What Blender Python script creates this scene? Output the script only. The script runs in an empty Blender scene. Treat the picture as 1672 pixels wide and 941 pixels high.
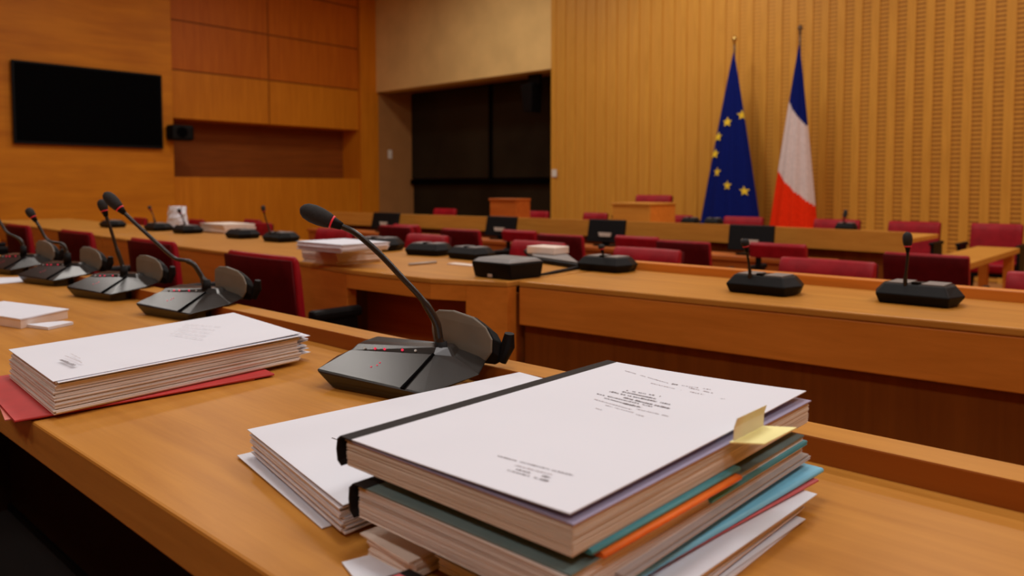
import bpy, bmesh, math, random
from mathutils import Vector, Matrix
random.seed(7)
S = bpy.context.scene
COL = S.collection
R = math.radians

# ------------------------------------------------------------------ camera model (also used to survey positions on real planes)
F, CX, CY = 1255.0, 836.0, 375.0
TH, PIT, EYE = R(47.5), math.atan(69 / 1255.0), 1.04
FW = Vector((-math.cos(TH), math.sin(TH), 0)); RT = Vector((math.sin(TH), math.cos(TH), 0)); UP = Vector((0, 0, 1))
F3 = FW * math.cos(PIT) - UP * math.sin(PIT); U3 = UP * math.cos(PIT) + FW * math.sin(PIT)
EYEP = Vector((0, 0, EYE))
def ray(u, v): return F3 + RT * ((u - CX) / F) - U3 * ((v - CY) / F)
def atz(u, v, z):
    r = ray(u, v); return EYEP + r * ((z - EYE) / r.z)
def aty(u, v, y):
    r = ray(u, v); return EYEP + r * (y / r.y)
def atx(u, v, x):
    r = ray(u, v); return EYEP + r * (x / r.x)
def atplane(u, v, p0, d):                      # vertical plane through p0 that contains the horizontal direction d
    n = Vector((-d[1], d[0], 0)); r = ray(u, v)
    return EYEP + r * (n.dot(p0 - EYEP) / n.dot(r))

cam = bpy.data.cameras.new('camera'); camo = bpy.data.objects.new('camera', cam); COL.objects.link(camo)
camo.matrix_world = Matrix(((RT.x, U3.x, -F3.x, 0), (RT.y, U3.y, -F3.y, 0), (RT.z, U3.z, -F3.z, EYE), (0, 0, 0, 1)))
cam.sensor_width = 36; cam.lens = F / 1672 * 36
cam.shift_y = -(470.5 - CY) / 1672
cam.clip_start = 0.02; cam.clip_end = 60
cam.dof.use_dof = True; cam.dof.focus_distance = 0.92; cam.dof.aperture_fstop = 6.0
S.camera = camo

# ------------------------------------------------------------------ materials
def new_mat(name):
    m = bpy.data.materials.new(name); m.use_nodes = True
    nt = m.node_tree; return m, nt, nt.nodes['Principled BSDF']
def plain(name, col, rough=.5, metal=0, spec=.5, coat=0, noise=0.08, nscale=30, emit=None, trans=0, alpha=1):
    m, nt, b = new_mat(name)
    tc = nt.nodes.new('ShaderNodeTexCoord'); n = nt.nodes.new('ShaderNodeTexNoise')
    n.inputs['Scale'].default_value = nscale; n.inputs['Detail'].default_value = 3
    nt.links.new(tc.outputs['Object'], n.inputs['Vector'])
    r = nt.nodes.new('ShaderNodeValToRGB')
    r.color_ramp.elements[0].position = .3; r.color_ramp.elements[1].position = .7
    r.color_ramp.elements[0].color = tuple(c * (1 - noise) for c in col) + (1,)
    r.color_ramp.elements[1].color = tuple(min(1, c * (1 + noise)) for c in col) + (1,)
    nt.links.new(n.outputs['Fac'], r.inputs['Fac']); nt.links.new(r.outputs['Color'], b.inputs['Base Color'])
    b.inputs['Roughness'].default_value = rough; b.inputs['Metallic'].default_value = metal
    b.inputs['Specular IOR Level'].default_value = spec; b.inputs['Coat Weight'].default_value = coat
    b.inputs['Transmission Weight'].default_value = trans; b.inputs['Alpha'].default_value = alpha
    if emit: b.inputs['Emission Color'].default_value = emit[:3] + (1,); b.inputs['Emission Strength'].default_value = emit[3]
    return m
def wood(name, c0, c1, axis=0, scale=3.0, rough=.38, coat=.25, stretch=14, bump=.02, blotch=.25, spec=.22):
    m, nt, b = new_mat(name)
    tc = nt.nodes.new('ShaderNodeTexCoord'); mp = nt.nodes.new('ShaderNodeMapping')
    s = [stretch] * 3; s[axis] = 1.0
    mp.inputs['Scale'].default_value = s
    nt.links.new(tc.outputs['Object'], mp.inputs['Vector'])
    n = nt.nodes.new('ShaderNodeTexNoise'); n.inputs['Scale'].default_value = scale; n.inputs['Detail'].default_value = 8
    n.inputs['Roughness'].default_value = .62; n.inputs['Distortion'].default_value = .35
    nt.links.new(mp.outputs['Vector'], n.inputs['Vector'])
    n2 = nt.nodes.new('ShaderNodeTexNoise'); n2.inputs['Scale'].default_value = 1.3; n2.inputs['Detail'].default_value = 2
    nt.links.new(tc.outputs['Object'], n2.inputs['Vector'])
    mx = nt.nodes.new('ShaderNodeMix'); mx.data_type = 'FLOAT'; mx.inputs[0].default_value = blotch
    nt.links.new(n.outputs['Fac'], mx.inputs[2]); nt.links.new(n2.outputs['Fac'], mx.inputs[3])
    r = nt.nodes.new('ShaderNodeValToRGB')
    r.color_ramp.elements[0].position = .38; r.color_ramp.elements[1].position = .62
    r.color_ramp.elements[0].color = c0 + (1,); r.color_ramp.elements[1].color = c1 + (1,)
    nt.links.new(mx.outputs[0], r.inputs['Fac']); nt.links.new(r.outputs['Color'], b.inputs['Base Color'])
    bp = nt.nodes.new('ShaderNodeBump'); bp.inputs['Strength'].default_value = bump; bp.inputs['Distance'].default_value = .01
    nt.links.new(n.outputs['Fac'], bp.inputs['Height']); nt.links.new(bp.outputs['Normal'], b.inputs['Normal'])
    b.inputs['Roughness'].default_value = rough; b.inputs['Coat Weight'].default_value = coat; b.inputs['Coat Roughness'].default_value = .3
    b.inputs['Specular IOR Level'].default_value = spec
    return m
def pages(name, c0, c1, freq=900):
    m, nt, b = new_mat(name)
    tc = nt.nodes.new('ShaderNodeTexCoord'); mp = nt.nodes.new('ShaderNodeMapping'); mp.inputs['Scale'].default_value = (6, 6, freq)
    n = nt.nodes.new('ShaderNodeTexNoise'); n.inputs['Scale'].default_value = 1; n.inputs['Detail'].default_value = 4
    nt.links.new(tc.outputs['Object'], mp.inputs['Vector']); nt.links.new(mp.outputs['Vector'], n.inputs['Vector'])
    r = nt.nodes.new('ShaderNodeValToRGB'); r.color_ramp.elements[0].position = .35; r.color_ramp.elements[1].position = .62
    r.color_ramp.elements[0].color = c0 + (1,); r.color_ramp.elements[1].color = c1 + (1,)
    nt.links.new(n.outputs['Fac'], r.inputs['Fac']); nt.links.new(r.outputs['Color'], b.inputs['Base Color'])
    b.inputs['Roughness'].default_value = .8; b.inputs['Specular IOR Level'].default_value = .15
    return m
def perforated(name, c0, c1, dark):
    """light wood strip with rows of horizontal slots; the strips to the left (x < about -5.6) have none"""
    m, nt, b = new_mat(name)
    tc = nt.nodes.new('ShaderNodeTexCoord'); sp = nt.nodes.new('ShaderNodeSeparateXYZ'); nt.links.new(tc.outputs['Object'], sp.inputs[0])
    def mth(op, a, bb=None):
        k = nt.nodes.new('ShaderNodeMath'); k.operation = op
        for i, x in enumerate((a, bb)):
            if x is None: continue
            if isinstance(x, (int, float)): k.inputs[i].default_value = x
            else: nt.links.new(x, k.inputs[i])
        return k.outputs[0]
    fz = mth('FRACT', mth('MULTIPLY', sp.outputs[2], 1 / .05))
    slot = mth('LESS_THAN', fz, .42)
    fade = nt.nodes.new('ShaderNodeMapRange'); fade.inputs[1].default_value = -5.2; fade.inputs[2].default_value = -2.6
    fade.inputs[3].default_value = .0; fade.inputs[4].default_value = .85; nt.links.new(sp.outputs[0], fade.inputs[0])
    fac = mth('MULTIPLY', slot, fade.outputs[0])
    mp = nt.nodes.new('ShaderNodeMapping'); mp.inputs['Scale'].default_value = (14, 14, 1)
    nt.links.new(tc.outputs['Object'], mp.inputs['Vector'])
    n = nt.nodes.new('ShaderNodeTexNoise'); n.inputs['Scale'].default_value = 2; n.inputs['Detail'].default_value = 6
    nt.links.new(mp.outputs['Vector'], n.inputs['Vector'])
    r = nt.nodes.new('ShaderNodeValToRGB'); r.color_ramp.elements[0].color = c0 + (1,); r.color_ramp.elements[1].color = c1 + (1,)
    nt.links.new(n.outputs['Fac'], r.inputs['Fac'])
    mx = nt.nodes.new('ShaderNodeMix'); mx.data_type = 'RGBA'
    nt.links.new(fac, mx.inputs[0]); nt.links.new(r.outputs['Color'], mx.inputs[6]); mx.inputs[7].default_value = dark + (1,)
    nt.links.new(mx.outputs[2], b.inputs['Base Color']); b.inputs['Roughness'].default_value = .55
    b.inputs['Specular IOR Level'].default_value = .25
    return m

M = {}
M['top'] = wood('desk_top_wood', (.44, .185, .030), (.56, .255, .046), 0, 2.2, .36, .03, spec=.13)
M['apron'] = wood('desk_apron_wood', (.54, .175, .020), (.66, .225, .030), 0, 2.0, .42, .05)
M['under'] = wood('shaded_panel_wood', (.19, .05, .004), (.24, .068, .006), 2, 2.0, .55, .0)  # shade below the aprons is put into this darker wood colour
M['ledge'] = wood('shaded_ledge_wood', (.27, .075, .009), (.34, .105, .014), 0, 2.0, .45, .05)  # ledge face turned from the light, its shade painted in as darker wood
M['orange'] = wood('orange_panel_wood', (.36, .085, .012), (.46, .125, .02), 0, 2.0, .45, .1)
M['pale'] = wood('pale_desk_wood', (.48, .205, .03), (.57, .265, .042), 0, 2.0, .45, .02)
M['slat'] = wood('slat_wall_wood', (.53, .245, .030), (.63, .305, .042), 2, 2.0, .5, 0)
M['slot'] = perforated('slotted_wall_wood', (.53, .242, .030), (.62, .298, .041), (.22, .07, .006))
M['tvwall'] = wood('plank_wall_wood', (.54, .17, .005), (.70, .25, .009), 1, .9, .5, 0, 9, .01, .35)
M['panel'] = wood('red_panel_wood', (.48, .115, .005), (.58, .155, .008), 2, 1.2, .5, 0)
M['panel2'] = wood('orange_panel_wall_wood', (.56, .175, .006), (.66, .225, .010), 2, 1.2, .5, 0)
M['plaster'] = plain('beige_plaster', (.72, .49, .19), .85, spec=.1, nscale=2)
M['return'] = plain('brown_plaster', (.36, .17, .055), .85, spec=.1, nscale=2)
M['carpet'] = plain('dark_shaded_carpet', (.008, .006, .006), .95, nscale=200, noise=.3)  # dark carpet, with the seat zone's shadow in its colour
M['ceil'] = plain('ceiling_white', (.55, .5, .42), .9)
M['black'] = plain('black_plastic', (.005, .005, .0055), .5, spec=.12, noise=.15)
M['blackgloss'] = plain('glossy_black_plastic', (.011, .0105, .010), .27, spec=.5, noise=.2)
M['grey'] = plain('smoky_grey_plastic', (.15, .135, .105), .35, coat=.15)
M['greylid'] = plain('grey_top_plastic', (.20, .20, .20), .4)
M['foam'] = plain('black_foam', (.010, .010, .011), .8, nscale=400, noise=.4)
M['screen'] = plain('dark_screen', (.0015, .0015, .002), .6, spec=.02)
M['void'] = plain('shadowed_desk_wood', (.018, .008, .004), .7, spec=.1)  # shadow beneath the nearest desk, put into panel and leg colour
M['dim'] = plain('dark_glass', (.018, .014, .008), .4, spec=.2, nscale=1.2, noise=.35)
M['leather'] = plain('red_leather', (.28, .006, .013), .42, spec=.16, noise=.15, nscale=18)
M['leatherback'] = plain('shaded_red_leather', (.075, .002, .003), .6, spec=.08, noise=.15, nscale=18)
M['paper'] = plain('white_paper', (.725, .765, .855), .75, spec=.15, noise=.012, nscale=8)
M['paper2'] = plain('warm_paper', (.76, .66, .58), .75, spec=.15, noise=.05, nscale=20)
M['pages'] = pages('page_edges', (.62, .55, .46), (.84, .79, .72))
M['pages2'] = pages('page_edges_pinkish', (.62, .56, .52), (.84, .80, .77))
M['sheets'] = pages('sheet_edges', (.66, .65, .69), (.84, .83, .88), 1400)
M['ink'] = plain('grey_ink', (.13, .11, .12), .8)
M['ink2'] = plain('pale_ink', (.40, .36, .38), .8)
M['tape'] = plain('black_tape', (.017, .014, .014), .6, spec=.12)
M['dullteal'] = plain('dull_teal_card', (.15, .22, .22), .6)
M['clear'] = plain('clear_sleeve', (.46, .44, .44), .3, noise=.05)
M['film'] = plain('violet_film', (.36, .34, .50), .35, noise=.05)
M['teal'] = plain('teal_card', (.09, .40, .50), .5)
M['orangecard'] = plain('orange_card', (.95, .20, .02), .5)
M['bluecard'] = plain('light_blue_card', (.20, .60, .86), .55)
M['pinkcard'] = plain('pink_card', (.60, .12, .13), .6)
M['redcard'] = plain('red_card', (.50, .035, .035), .55)
M['salmon'] = plain('salmon_card', (.70, .20, .16), .6)
M['yellow'] = plain('yellow_note', (.92, .90, .42), .7, noise=.03)
M['tab'] = plain('pale_yellow_tab', (.78, .78, .62), .6, noise=.05)
M['euflag'] = plain('blue_flag_cloth', (.005, .011, .125), .9, spec=.05)
M['star'] = plain('gold_star', (.85, .60, .04), .8, spec=.05)
M['fblue'] = plain('flag_blue_cloth', (.005, .011, .125), .9, spec=.05)
M['fwhite'] = plain('flag_white_cloth', (.66, .56, .54), .9, spec=.05)
M['fred'] = plain('flag_red_cloth', (.80, .032, .006), .9, spec=.03)
M['brass'] = plain('brass', (.55, .38, .12), .3, metal=1)
M['pole'] = plain('dark_pole', (.10, .05, .02), .5)
M['redled'] = plain('red_light', (.6, .01, .03), .4, emit=(1, .03, .10, .5))
M['whiteled'] = plain('white_mark', (.5, .55, .55), .4)
M['redring'] = plain('red_ring', (.7, .02, .04), .4, emit=(1, .02, .04, .05))
M['silver'] = plain('silver_badge', (.42, .36, .30), .4)
M['switch'] = plain('white_switch', (.7, .66, .58), .5)

# ------------------------------------------------------------------ mesh builder
class MB:
    def __init__(s): s.v, s.f, s.m = [], [], []
    def add(s, vs, fs, mi=0):
        b = len(s.v); s.v += [tuple(v) for v in vs]; s.f += [tuple(b + i for i in f) for f in fs]; s.m += [mi] * len(fs); return s
    def box(s, x0, x1, y0, y1, z0, z1, mi=0):
        vs = [(x, y, z) for z in (z0, z1) for y in (y0, y1) for x in (x0, x1)]
        return s.add(vs, [(0, 2, 3, 1), (4, 5, 7, 6), (0, 1, 5, 4), (2, 6, 7, 3), (0, 4, 6, 2), (1, 3, 7, 5)], mi)
    def prism(s, pts, z0, z1, mi=0):                     # counter-clockwise footprint
        n = len(pts); vs = [(p[0], p[1], z0) for p in pts] + [(p[0], p[1], z1) for p in pts]
        return s.add(vs, [tuple(range(n - 1, -1, -1)), tuple(range(n, 2 * n))] + [(i, (i + 1) % n, n + (i + 1) % n, n + i) for i in range(n)], mi)
    def loft(s, rings, mi=0, caps=True):
        n = len(rings[0]); vs = [p for r in rings for p in r]; fs = []
        for k in range(len(rings) - 1):
            for i in range(n):
                j = (i + 1) % n; fs.append((k * n + i, k * n + j, (k + 1) * n + j, (k + 1) * n + i))
        if caps: fs += [tuple(range(n - 1, -1, -1)), tuple(range((len(rings) - 1) * n, len(rings) * n))]
        return s.add(vs, fs, mi)
    def tube(s, path, rad, n=10, mi=0):
        path = [Vector(p) for p in path]
        if not isinstance(rad, (list, tuple)): rad = [rad] * len(path)
        rings = []; ref = Vector((0.13, .31, .94)).normalized()
        for i, p in enumerate(path):
            t = (path[min(i + 1, len(path) - 1)] - path[max(i - 1, 0)]).normalized()
            a = t.cross(ref)
            if a.length < .05: a = t.cross(Vector((1, 0, 0)))
            a.normalize(); b = t.cross(a)
            rings.append([p + (a * math.cos(2 * math.pi * k / n) + b * math.sin(2 * math.pi * k / n)) * rad[i] for k in range(n)])
        return s.loft(rings, mi)
    def build(s, name, mats, parent=None, bevel=0, smooth=False, off=None, seg=2, sub=0):
        me = bpy.data.meshes.new(name)
        vs = s.v if off is None else [(v[0] - off[0], v[1] - off[1], v[2] - off[2]) for v in s.v]
        me.from_pydata(vs, [], s.f)
        if not isinstance(mats, (list, tuple)): mats = [mats]
        for m in mats: me.materials.append(m)
        for p, k in zip(me.polygons, s.m): p.material_index = k; p.use_smooth = smooth
        bm = bmesh.new(); bm.from_mesh(me); bmesh.ops.recalc_face_normals(bm, faces=bm.faces); bm.to_mesh(me); bm.free()
        o = bpy.data.objects.new(name, me); COL.objects.link(o)
        if parent: o.parent = parent
        if bevel:
            b = o.modifiers.new('bevel', 'BEVEL'); b.width = bevel; b.segments = seg; b.limit_method = 'ANGLE'; b.angle_limit = R(40)
        if sub:
            q = o.modifiers.new('sub', 'SUBSURF'); q.levels = sub; q.render_levels = sub
        return o

def tag(o, label, cat, group=None):
    o['label'] = label; o['category'] = cat
    if group: o['group'] = group
    return o
def empty(name, loc, label, cat, rz=0, group=None):
    o = bpy.data.objects.new(name, None); COL.objects.link(o); o.location = loc; o.rotation_euler = (0, 0, rz); o.empty_display_size = .1
    return tag(o, label, cat, group)
def struct(o): o['kind'] = 'structure'; return o
def copy_tree(o, parent=None):
    c = o.copy(); COL.objects.link(c)
    if parent: c.parent = parent
    for ch in list(o.children): copy_tree(ch, c)
    return c

# ------------------------------------------------------------------ the room
XL, YB, ZC = -12.5, 9.6, 5.0
struct(MB().box(-13.4, 4.2, -4.2, 10.9, -.1, 0).build('floor', M['carpet']))
struct(MB().box(-13.4, 4.2, .86, 10.9, .0005, .004).build('floor_bounce', wood('bounce_wood', (.30, .13, .04), (.42, .20, .07), 0, 3, .5, .1)))  # unseen lighter floor added to bounce light onto the desk fronts
struct(MB().box(-13.4, 4.2, -4.2, 10.9, ZC, ZC + .1).build('ceiling', M['ceil']))
w = MB()                                            # plank wall that carries the television
w.box(-13.3, XL + .06, -4.0, 5.5, 0, ZC)
struct(w.build('wall_left', M['tvwall'], bevel=.01))
w = MB(); gap = .012                                # hung panels, two columns, over the niche
zs = [2.17, 2.95, 3.75, 4.55, ZC]
ys = [5.5, 7.27, 9.22]
for r in range(4):
    for c in range(2):
        w.box(XL - .6, XL - .05, ys[c] + gap, ys[c + 1] - gap, zs[r] + (gap if r else 0), zs[r + 1] - gap, 1 if r == 0 else 0)
w.box(XL - .6, XL - .07, 5.5, 9.22, 2.19, ZC, 2)
struct(w.build('wall_panels', [M['panel'], M['panel2'], M['under']]))
struct(MB().box(XL - .8, XL - .6, 5.5, 9.4, 0, ZC).build('wall_niche', wood('shaded_niche_wood', (.20, .05, .004), (.26, .068, .006), 1, 1.2, .6, 0)))  # overhang shadow painted in as a darker niche wood
struct(MB().box(XL - .6, XL - .02, 5.5, 9.22, 0, 1.21).build('trim_1', M['panel2'], bevel=.01))
struct(MB().box(XL - .7, XL + .02, 9.22, YB + .05, 0, ZC).build('trim_2', M['panel2'], bevel=.006))
XS = -7.95                                          # slatted wall behind the flags
w = MB().box(XS, 4.0, YB + .02, YB + 1.1, 0, ZC, 1)
x = XS; k = 0
while x < 4.0:
    w.box(x, x + .095, YB + .006, YB + .03, 0, ZC, 0); x += .195
struct(w.build('wall_back', [M['slat'], M['slot']]))
struct(MB().box(XL + .02, XS, YB, YB + .28, 2.94, ZC).build('wall_header', M['plaster']))
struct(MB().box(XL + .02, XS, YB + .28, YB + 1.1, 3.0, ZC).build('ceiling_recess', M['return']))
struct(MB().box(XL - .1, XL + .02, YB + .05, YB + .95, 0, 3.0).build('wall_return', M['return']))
w = MB().box(XL - .1, XS, YB + .95, YB + 1.1, 0, 3.0)
struct(w.build('wall_recess', M['dim']))
wn = MB().box(XL + .03, XS - .01, YB + .90, YB + .92, 1.22, 2.97, 0)
wn.box(XL + .03, XS - .01, YB + .86, YB + .94, 1.1, 1.2, 1).box(-10.2, -10.12, YB + .88, YB + .94, 1.2, 2.97, 1)
struct(wn.build('window_1', [M['dim'], M['screen']]))
struct(MB().box(4.0, 4.15, -4.2, 10.9, 0, ZC).build('wall_right', M['tvwall']))
struct(MB().box(-13.4, 4.2, -4.2, -4.05, 0, ZC).build('wall_front', M['tvwall']))

# television
y0, y1, z0, z1 = 3.24, 5.30, 1.65, 2.81
t = empty('television', (XL + .06, (y0 + y1) / 2, z0), 'large black flat television mounted on the plank wall', 'television')
o = t.location
MB().box(XL + .085, XL + .14, y0, y1, z0, z1).build('casing', M['black'], t, bevel=.008, off=o)
MB().box(XL + .139, XL + .143, y0 + .03, y1 - .03, z0 + .04, z1 - .03).build('screen', M['screen'], t, off=o)
MB().box(XL + .061, XL + .085, (y0 + y1) / 2 - .3, (y0 + y1) / 2 + .3, z0 + .3, z1 - .3).build('wall_mount', M['black'], t, off=o)

# black loudspeaker in the niche corner, camera under the header
a = atx(296, 216, XL + .3)
t = empty('wall_speaker', (XL - .3, a.y, a.z), 'small black loudspeaker under the hung wood panels beside television', 'loudspeaker')
o = t.location
MB().box(XL + .08, XL + .34, a.y - .16, a.y + .2, a.z - .13, a.z + .12).build('cabinet', M['black'], t, bevel=.04, off=o, seg=3)
MB().tube([(XL - .58, a.y + .05, a.z), (XL + .1, a.y + .05, a.z)], .03).build('bracket', M['black'], t, off=o)
MB().tube([(XL + .335, a.y, a.z), (XL + .36, a.y, a.z)], [.09, .075], 16).build('cone', M['screen'], t, off=o)
a = aty(869, 150, YB + .3)
t = empty('ceiling_speaker', (a.x, a.y, 2.94), 'black loudspeaker hanging beneath the beige header beside slatted wall', 'loudspeaker')
o = t.location
MB().loft([[(a.x - .12, a.y - .1, 2.32), (a.x + .08, a.y - .12, 2.30), (a.x + .08, a.y + .14, 2.30), (a.x - .12, a.y + .14, 2.32)],
           [(a.x - .1, a.y - .2, 2.76), (a.x + .16, a.y - .2, 2.78), (a.x + .16, a.y + .1, 2.78), (a.x - .1, a.y + .1, 2.76)]]).build('cabinet', M['black'], t, bevel=.02, off=o)
MB().box(a.x - .05, a.x + .2, a.y - .05, a.y + .02, 2.76, 2.995).build('bracket', M['black'], t, off=o)
a = atx(637, 252, XL + .03)
t = empty('light_switch', (XL + .02, a.y, a.z), 'white light switch plate on the brown return wall', 'switch')
MB().box(0, .012, -.05, .05, -.09, .09).build('plate', M['switch'], t, bevel=.004)
MB().box(.012, .02, -.02, .02, -.03, .03).build('rocker', M['switch'], t)
a = aty(905, 283, YB - .01)
tag(MB().box(-.05, .05, -.012, 0, -.06, .06).build('socket_plate', M['switch'], bevel=.003), 'small pale socket plate on left edge of slatted wall', 'socket').location = (a.x, YB - .005, a.z)

# ------------------------------------------------------------------ desks
def desk(name, label, loc): return empty(name, loc, label, 'desk')
ZT = .76
# nearest desk
d = desk('conference_desk', 'nearest long wooden desk carrying the thick reports and microphones', (-2.0, .5, 0)); o = d.location
MB().box(-6.6, .9, .28, .80, .715, ZT).build('worktop', M['top'], d, bevel=.003, off=o)
mb = MB().box(-6.6, .9, .775, .822, .60, .787); mb.m[1] = 1
mb.build('ledge', [M['ledge'], M['top']], d, bevel=.002, off=o)
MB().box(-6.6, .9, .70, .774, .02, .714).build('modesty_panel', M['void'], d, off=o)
MB().box(-6.6, .9, .69, .79, 0, .02).build('plinth', M['black'], d, off=o)
for x in (-6.5, -4.7, -2.9, .7):
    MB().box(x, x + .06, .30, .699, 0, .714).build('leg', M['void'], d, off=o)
# right middle desk
d = desk('conference_desk', 'middle wooden desk on the right with deep front apron and two microphones', (-.4, 1.95, 0)); o = d.location
MB().prism([(-1.53, 1.70), (-.27, 1.80), (.95, 1.88), (.95, 2.20), (-1.53, 2.20)], .742, ZT).build('worktop', M['top'], d, bevel=.004, off=o)
MB().prism([(-1.53, 1.701), (-.27, 1.801), (.95, 1.881), (.95, 1.904), (-.27, 1.826), (-1.53, 1.726)], .628, .7418).build('apron', M['apron'], d, bevel=.003, off=o)
MB().prism([(-1.53, 2.2), (.95, 2.2), (.95, 2.245), (-1.53, 2.245)], .60, .787).build('ledge', M['apron'], d, bevel=.003, off=o)
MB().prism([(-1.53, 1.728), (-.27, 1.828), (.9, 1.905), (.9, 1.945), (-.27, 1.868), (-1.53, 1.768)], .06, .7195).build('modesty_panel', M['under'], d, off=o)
MB().prism([(-1.50, 1.79), (.9, 1.97), (.9, 2.01), (-1.5, 1.83)], 0, .059).build('plinth', M['black'], d, off=o)
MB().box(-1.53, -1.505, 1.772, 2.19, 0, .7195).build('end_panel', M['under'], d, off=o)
# left middle desk
d = desk('conference_desk', 'curved middle wooden desk on the left with white paper pile', (-3.2, 1.95, 0)); o = d.location
fr = [(-4.75, 1.67), (-3.65, 1.625), (-2.6, 1.60), (-2.19, 1.55), (-1.78, 1.57), (-1.545, 1.665)]
MB().prism(fr + [(-1.545, 2.28), (-4.75, 2.28)], .742, ZT).build('worktop', M['top'], d, bevel=.004, off=o)
def strip(pts, off0, off1): return [(x, y + off0) for x, y in pts] + [(x, y + off1) for x, y in reversed(pts)]
fl = [(-4.75, 1.67), (-3.65, 1.625), (-2.6, 1.60), (-2.19, 1.55)]; fm = [(-2.189, 1.55), (-1.78, 1.57), (-1.671, 1.614)]; fr2 = [(-1.67, 1.6145), (-1.545, 1.665)]
MB().prism(strip(fm, .001, .04), .695, .7418).build('apron', M['apron'], d, off=o)
MB().prism(strip(fl, .001, .04), .50, .7418).build('front_panel', M['apron'], d, off=o)
MB().prism(strip(fr2, .001, .04), .25, .7418).build('front_panel', M['apron'], d, off=o)
MB().box(-2.30, -1.56, 1.72, 1.76, 0, .7195).build('modesty_panel', M['orange'], d, off=o)
MB().box(-4.7, -1.56, 2.2, 2.24, 0, .7195).build('back_panel', M['under'], d, off=o)
# far left continuation
d = desk('conference_desk', 'far left wooden desk adjoining the curved one', (-6.0, 1.95, 0)); o = d.location
MB().prism([(-7.6, 1.80), (-4.76, 1.67), (-4.76, 2.28), (-7.6, 2.4)], .742, ZT).build('worktop', M['top'], d, bevel=.004, off=o)
MB().prism([(-7.6, 1.801), (-4.76, 1.671), (-4.76, 1.72), (-7.6, 1.85)], .62, .7418).build('apron', M['apron'], d, off=o)
MB().prism([(-7.5, 1.84), (-4.80, 1.73), (-4.80, 1.77), (-7.5, 1.88)], 0, .7195).build('front_panel', M['apron'], d, off=o)
# dais desk
d = desk('dais_desk', 'long pale wooden dais desk below the flags', (-4, 5.5, 0)); o = d.location
ZD = .715
MB().prism([(-7.6, 5.05), (-4.9, 5.28), (-2.8, 5.37), (-1.42, 5.21), (-1.42, 5.95), (-7.6, 5.95)], .685, ZD).build('worktop', M['pale'], d, bevel=.004, off=o)
MB().prism(strip([(-7.6, 5.004), (-4.9, 5.234), (-2.8, 5.324), (-1.42, 5.164)], 0, .045), .625, ZT).build('apron', M['pale'], d, off=o)
MB().prism(strip([(-7.5, 5.09), (-4.9, 5.31), (-2.8, 5.40), (-1.5, 5.26)], 0, .04), 0, .6845).build('modesty_panel', M['under'], d, off=o)
# low bench carrying the screens
d = empty('low_counter', (-4, 4.95, 0), 'low orange wood counter in front of dais desk, carrying screens', 'counter'); o = d.location
MB().box(-7.4, -1.75, 4.72, 4.98, .555, .585).build('worktop', M['orange'], d, bevel=.004, off=o)
MB().box(-7.4, -1.75, 4.74, 4.77, 0, .5545).build('front_panel', M['orange'], d, off=o)
MB().box(-7.35, -1.8, 4.9, 4.95, 0, .5545).build('back_panel', M['under'], d, off=o)
# small side table at right
zz = .58
p = [atz(1440, 434, zz), atz(1590, 434, zz), atz(1655, 404, zz), atz(1513, 399, zz)]
cx = sum(q.x for q in p) / 4; cy = sum(q.y for q in p) / 4
d = empty('side_table', (cx, cy, 0), 'low wooden side table right of the dais desk', 'table'); o = d.location
x0, x1, yy0, yy1 = min(p[0].x, p[3].x), (p[1].x + p[2].x) / 2, (p[0].y + p[1].y) / 2, (p[2].y + p[3].y) / 2
x0 = -1.37
MB().box(x0, x1, yy0, yy1, zz - .04, zz).build('worktop', M['pale'], d, bevel=.004, off=o)
for lx in (x0 + .03, x1 - .09):
    for ly in (yy0 + .03, yy1 - .09):
        MB().box(lx, lx + .06, ly, ly + .06, 0, zz - .041).build('leg', M['apron'], d, off=o)

# lecterns on the dais desk
def lectern(u0, u1, vt, y, label, dep):
    a = aty(u0, vt, y); b = aty(u1, vt, y)
    t = empty('tabletop_lectern', ((a.x + b.x) / 2, y + dep / 2, ZD), label, 'lectern'); o = t.location
    zt = a.z
    MB().box(a.x, b.x, y, y + .025, ZD + .001, zt - .02).build('front_panel', M['pale'], t, bevel=.003, off=o)
    MB().box(a.x, a.x + .025, y + .026, y + dep, ZD + .001, zt - .02).build('side_panel', M['apron'], t, off=o)
    MB().box(b.x - .025, b.x, y + .026, y + dep, ZD + .001, zt - .02).build('side_panel', M['apron'], t, off=o)
    MB().prism([(a.x - .01, y - .01), (b.x + .01, y - .01), (b.x + .01, y + dep), (a.x - .01, y + dep)], zt - .0195, zt).build('slanted_top', M['pale'], t, bevel=.003, off=o)
    return t
lectern(1000, 1060, 331, 5.50, 'pale wooden tabletop lectern in front of slatted wall, left of blue flag', .42)
t = lectern(800, 843, 324, 5.45, 'orange wooden tabletop lectern in front of the dark window', .2)
for c in t.children: c.data.materials[0] = M['orange']

# ------------------------------------------------------------------ screens on the low counter
def monitor(u0, u1, v0, v1, label):
    y = 4.87; a = aty(u0, v0, y); b = aty(u1, v1, y)
    t = empty('desk_monitor', ((a.x + b.x) / 2, y, .585), label, 'monitor', group='screens on the low counter'); o = t.location
    w2 = (b.x - a.x) / 2; zt = a.z - .585
    tl = .05
    MB().loft([[(-w2, -.02 , .03), (w2, -.02, .03), (w2, .02, .03), (-w2, .02, .03)],
               [(-w2 - .012, tl - .02, zt), (w2 - .012, tl - .02, zt), (w2 - .012, tl + .015, zt), (-w2 - .012, tl + .015, zt)]]).build('casing', M['black'], t, bevel=.006)
    MB().loft([[(-.045, -.019 + .02, .075), (.055, .001, .075), (.055, -.02, .075), (-.045, -.02, .075)],
               [(-.06, .012, .105), (.06, .012, .105), (.06, -.012, .105), (-.06, -.012, .105)]]).build('badge', M['silver'], t)
    MB().box(-.08, .08, -.05, .06, 0.001, .012).box(-.03, .03, 0, .02, .012, .05).build('stand', M['black'], t)
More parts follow.
